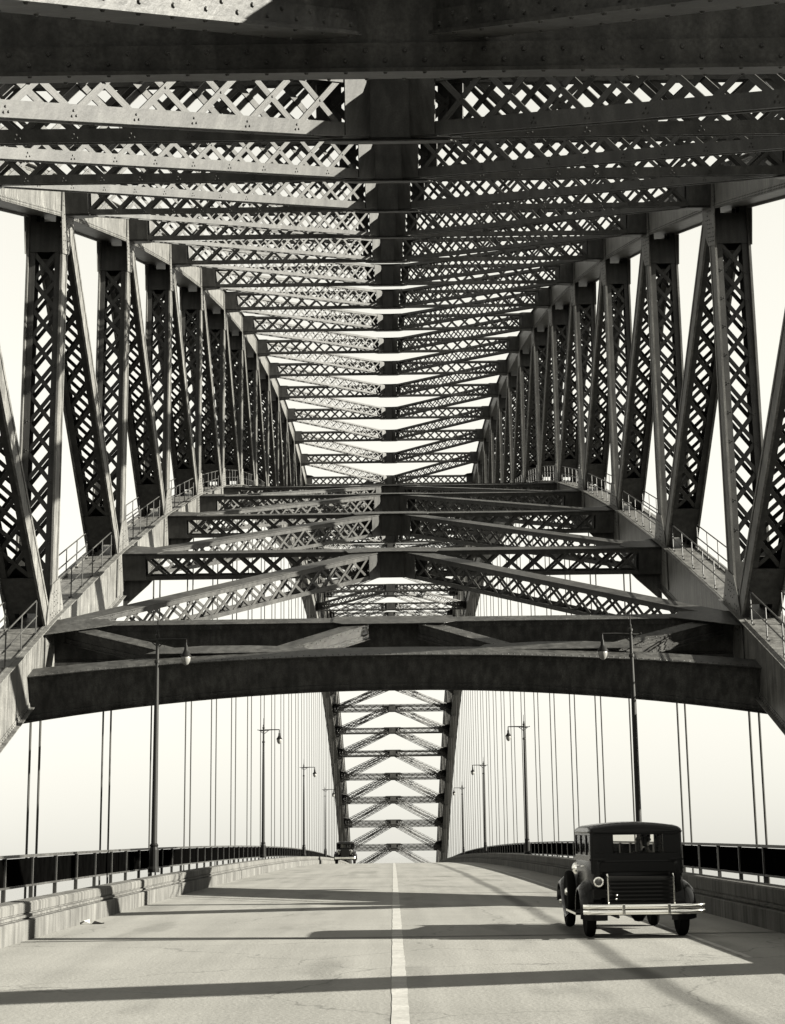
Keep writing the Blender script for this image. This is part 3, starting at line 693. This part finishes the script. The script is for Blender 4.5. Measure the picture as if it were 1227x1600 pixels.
    # bumpers
    for nm, y0, sg in (('rear_bumper', -.02, -1), ('front_bumper', 4.42, 1)):
        o = empty(nm, (0, y0, .45)); o.parent = e
        for z in (-.042, .042):
            R = []
            for j in range(17):
                t = -1 + 2 * j / 16; x = (.03 + .94 * t) if sg < 0 else .82 * t; y = -sg * .10 * abs(t) ** 4
                R.append([(x, y + .018 * math.cos(a_), z + .036 * math.sin(a_)) for a_ in [2 * math.pi * i_ / 12 for i_ in range(12)]])
            m = MB(); m.loft(R); m.build('bumper_bar', CHROME, o, fix=True, smooth=True)
        for x in (-.30, .40) if sg < 0 else (-.35, .35):
            m = MB(); m.abox(x - .025, x + .025, sg * .014 - .012, sg * .014 + .012, -.075, .08); m.build('bumper_clamp', CHROME, o, bevel=.008)
            m = MB(); m.abox(x - .02, x + .02, min(0, -sg * .5), max(0, -sg * .5), -.02, .01); m.build('bumper_bracket', TRIM, o)
    # headlamps
    for s in (-1, 1):
        m = MB(); m.lathe([(.002, -.2), (.07, -.17), (.12, -.08), (.135, 0), (.125, .012)], (s * .48, 4.02, .98), V3((0, 1, 0)), 20); o = m.build('headlamp', CHROME, e, smooth=True)
        m = MB(); m.lathe([(.12, .006), (.08, .03), (.002, .04)], (s * .48, 4.02, .98), V3((0, 1, 0)), 18); m.build('lens', LENS, o, smooth=True)
        m = MB(); m.tube([(s * .48, 3.95, .86), (s * .47, 3.9, .7)], .02, 6); m.build('headlamp_stalk', CHROME, o)
    # chassis and underside
    m = MB(); 
    for s in (-1, 1): m.abox(s * .42 - .04, s * .42 + .04, .25, 4.2, .42, .52)
    m.tube([(-.68, .80, .36), (.68, .80, .36)], .04, 8); m.tube([(-.68, 3.55, .36), (.68, 3.55, .36)], .035, 8)
    m.lathe([(.05, -.12), (.13, -.06), (.14, 0), (.13, .06), (.05, .12)], (.05, .80, .36), V3((1, 0, 0)), 14)
    m.build('chassis', TRIM, e)
    m = MB(); m.loft([rrect(.45, .36, .52, .06, .28, 3), rrect(.45, .34, .52, .06, .62, 3)]); m.build('fuel_tank', TRIM, e, fix=True)
    m = MB(); m.tube([(-.36, .18, .33), (-.36, 2.0, .33)], .025, 8); m.build('exhaust_pipe', TRIM, e)
    # seats and floor
    m = MB(); m.abox(-.62, .62, .5, 2.5, .47, .50); m.build('floor', TRIM, e)
    for nm, y in (('rear_seat', .62), ('front_seat', 1.62)):
        m = MB(); m.loft([rrect(.60, .5, .78, .06, y, 3), rrect(.60, .5, .78, .06, y + .48, 3)]); o = m.build(nm, CLOTH, e, fix=True)
        m = MB(); m.loft([rrect(.60, .76, 1.20, .06, y - .08, 3), rrect(.60, .76, 1.16, .06, y + .06, 3)]); m.build('backrest', CLOTH, o, fix=True)
    m = MB(); pts = [(-.34 + .19 * math.cos(a), 2.22, 1.02 + .19 * math.sin(a)) for a in [2 * math.pi * j / 20 for j in range(21)]]; m.tube(pts, .013, 6); m.tube([(-.34, 2.22, 1.02), (-.34, 2.6, .8)], .02, 6); m.build('steering_wheel', TRIM, e)
    return e
car = make_car(); CY_ = 25.62; CX_ = 3.73
car.location = (CX_, CY_, rz(CY_ + 2) - math.atan(.0152) * 2); car.rotation_euler = (math.atan(.0152), 0, math.radians(.4))
car['label'] = 'large black sedan seen from behind with chrome double bumper driving away'; car['category'] = 'car'
car2 = copy_tree(car); car2.location = (-4.02, 137.5, rz(135.5) + .0); car2.rotation_euler = (math.atan(.0032), 0, math.pi)
car2['label'] = 'small distant black car coming towards us over the crest'; car2['category'] = 'car'
# ------------------------------------------------------------------ person in the sedan (continuous skinned body)
def person():
    e = empty('person', (0, 0, 0), label='dark figure seated inside the black sedan, seen through its rear window', category='person')
    J = {}; E_ = []; Rr = {}
    def j(n, p, r, par=None):
        J[n] = len(J); pts.append(p); Rr[J[n]] = r
        if par is not None: E_.append((J[par], J[n]))
    pts = []
    j('pelvis', (0, 0, .80), (.15, .13)); j('belly', (0, -.03, .95), (.145, .12), 'pelvis'); j('chest', (0, -.04, 1.14), (.16, .12), 'belly'); j('neckb', (0, -.03, 1.29), (.07, .07), 'chest')
    j('neck', (0, -.01, 1.36), (.052, .052), 'neckb')
    for s, n in ((-1, 'l'), (1, 'r')):
        j('sh' + n, (s * .17, -.03, 1.23), (.065, .065), 'chest'); j('el' + n, (s * .24, .05, .98), (.045, .045), 'sh' + n); j('wr' + n, (s * .13, .28, .90), (.03, .03), 'el' + n)
        j('pa' + n, (s * .11, .36, .885), (.035, .02), 'wr' + n)
        for i in range(4): j('f%d%s' % (i, n), (s * (.075 + .022 * i), .42 + .01 * (i in (1, 2)), .88), (.01, .01), 'pa' + n); j('g%d%s' % (i, n), (s * (.075 + .022 * i), .455 + .012 * (i in (1, 2)), .86), (.008, .008), 'f%d%s' % (i, n))
        j('t' + n, (s * .06, .355, .885), (.011, .011), 'wr' + n); j('u' + n, (s * .045, .39, .88), (.009, .009), 't' + n)
        j('kn' + n, (s * .13, .45, .82), (.075, .075), 'pelvis'); j('an' + n, (s * .13, .55, .50 + .06), (.045, .045), 'kn' + n); j('to' + n, (s * .14, .70, .53), (.035, .03), 'an' + n)
    me = bpy.data.meshes.new('body'); me.from_pydata(pts, E_, []); me.materials.append(CLOTH); o = bpy.data.objects.new('body', me); COL.objects.link(o); o.parent = e
    sk = o.modifiers.new('skin', 'SKIN')
    for i, v in enumerate(me.skin_vertices[0].data): v.radius = Rr[i]; v.use_root = i == 0
    o.modifiers.new('sub', 'SUBSURF').levels = 1
    m = MB(); R = []
    for h, rx, ry, oy in ((1.36, .045, .05, 0), (1.40, .062, .075, .015), (1.45, .072, .092, .012), (1.50, .078, .098, .005), (1.55, .076, .095, 0), (1.59, .06, .08, 0), (1.615, .03, .04, 0)):
        ring = []
        for k in range(16):
            a = 2 * math.pi * k / 16; yy = oy + ry * math.sin(a); xx = rx * math.cos(a)
            if abs(a - math.pi / 2) < .3 and 1.44 < h < 1.49: yy += .025
            ring.append((xx, yy, h))
        R.append(ring)
    m.loft(R); hd = m.build('head', SKINM, e, smooth=True)
    m = MB()
    for s in (-1, 1): m.lathe([(.002, -.012), (.028, 0), (.002, .014)], (s * .078, 0, 1.475), V3((1, 0, 0)), 10)
    m.build('ear', SKINM, hd)
    m = MB(); m.loft([[(1.08 * x, 1.06 * y - .012 * (h < 1.53), h + .012) for x, y, h in r] for r in ([(p[0], min(p[1], .045), p[2]) for p in R[3]], R[4], R[5], R[6])]); m.build('hair', HAIR, hd, smooth=True)
    return e
pr_ = person(); pr_.location = car.location + V3((.34, 1.66, .04)); pr_.scale = (1.0, 1.0, 1.0); pr_.rotation_euler = (0, 0, math.radians(-10))
# ------------------------------------------------------------------ litter by the kerb
e = empty('litter', (-5.95, 31.9, rz(31.9)), label='crumpled paper scrap lying on the road by the sunlit kerb', category='litter')
m = MB(); m.add([(-.20, -.05, .005), (-.08, -.1, .07), (.04, -.04, .02), (.0, .1, .09), (-.15, .1, .01)], [(0, 1, 2, 3, 4)]); m.build('paper', PAPER, e)
m = MB(); m.add([(.06, -.05, .004), (.3, .02, .03), (.28, .12, .004), (.1, .1, .06)], [(0, 1, 2, 3)]); m.build('torn_piece', TRIM, e)
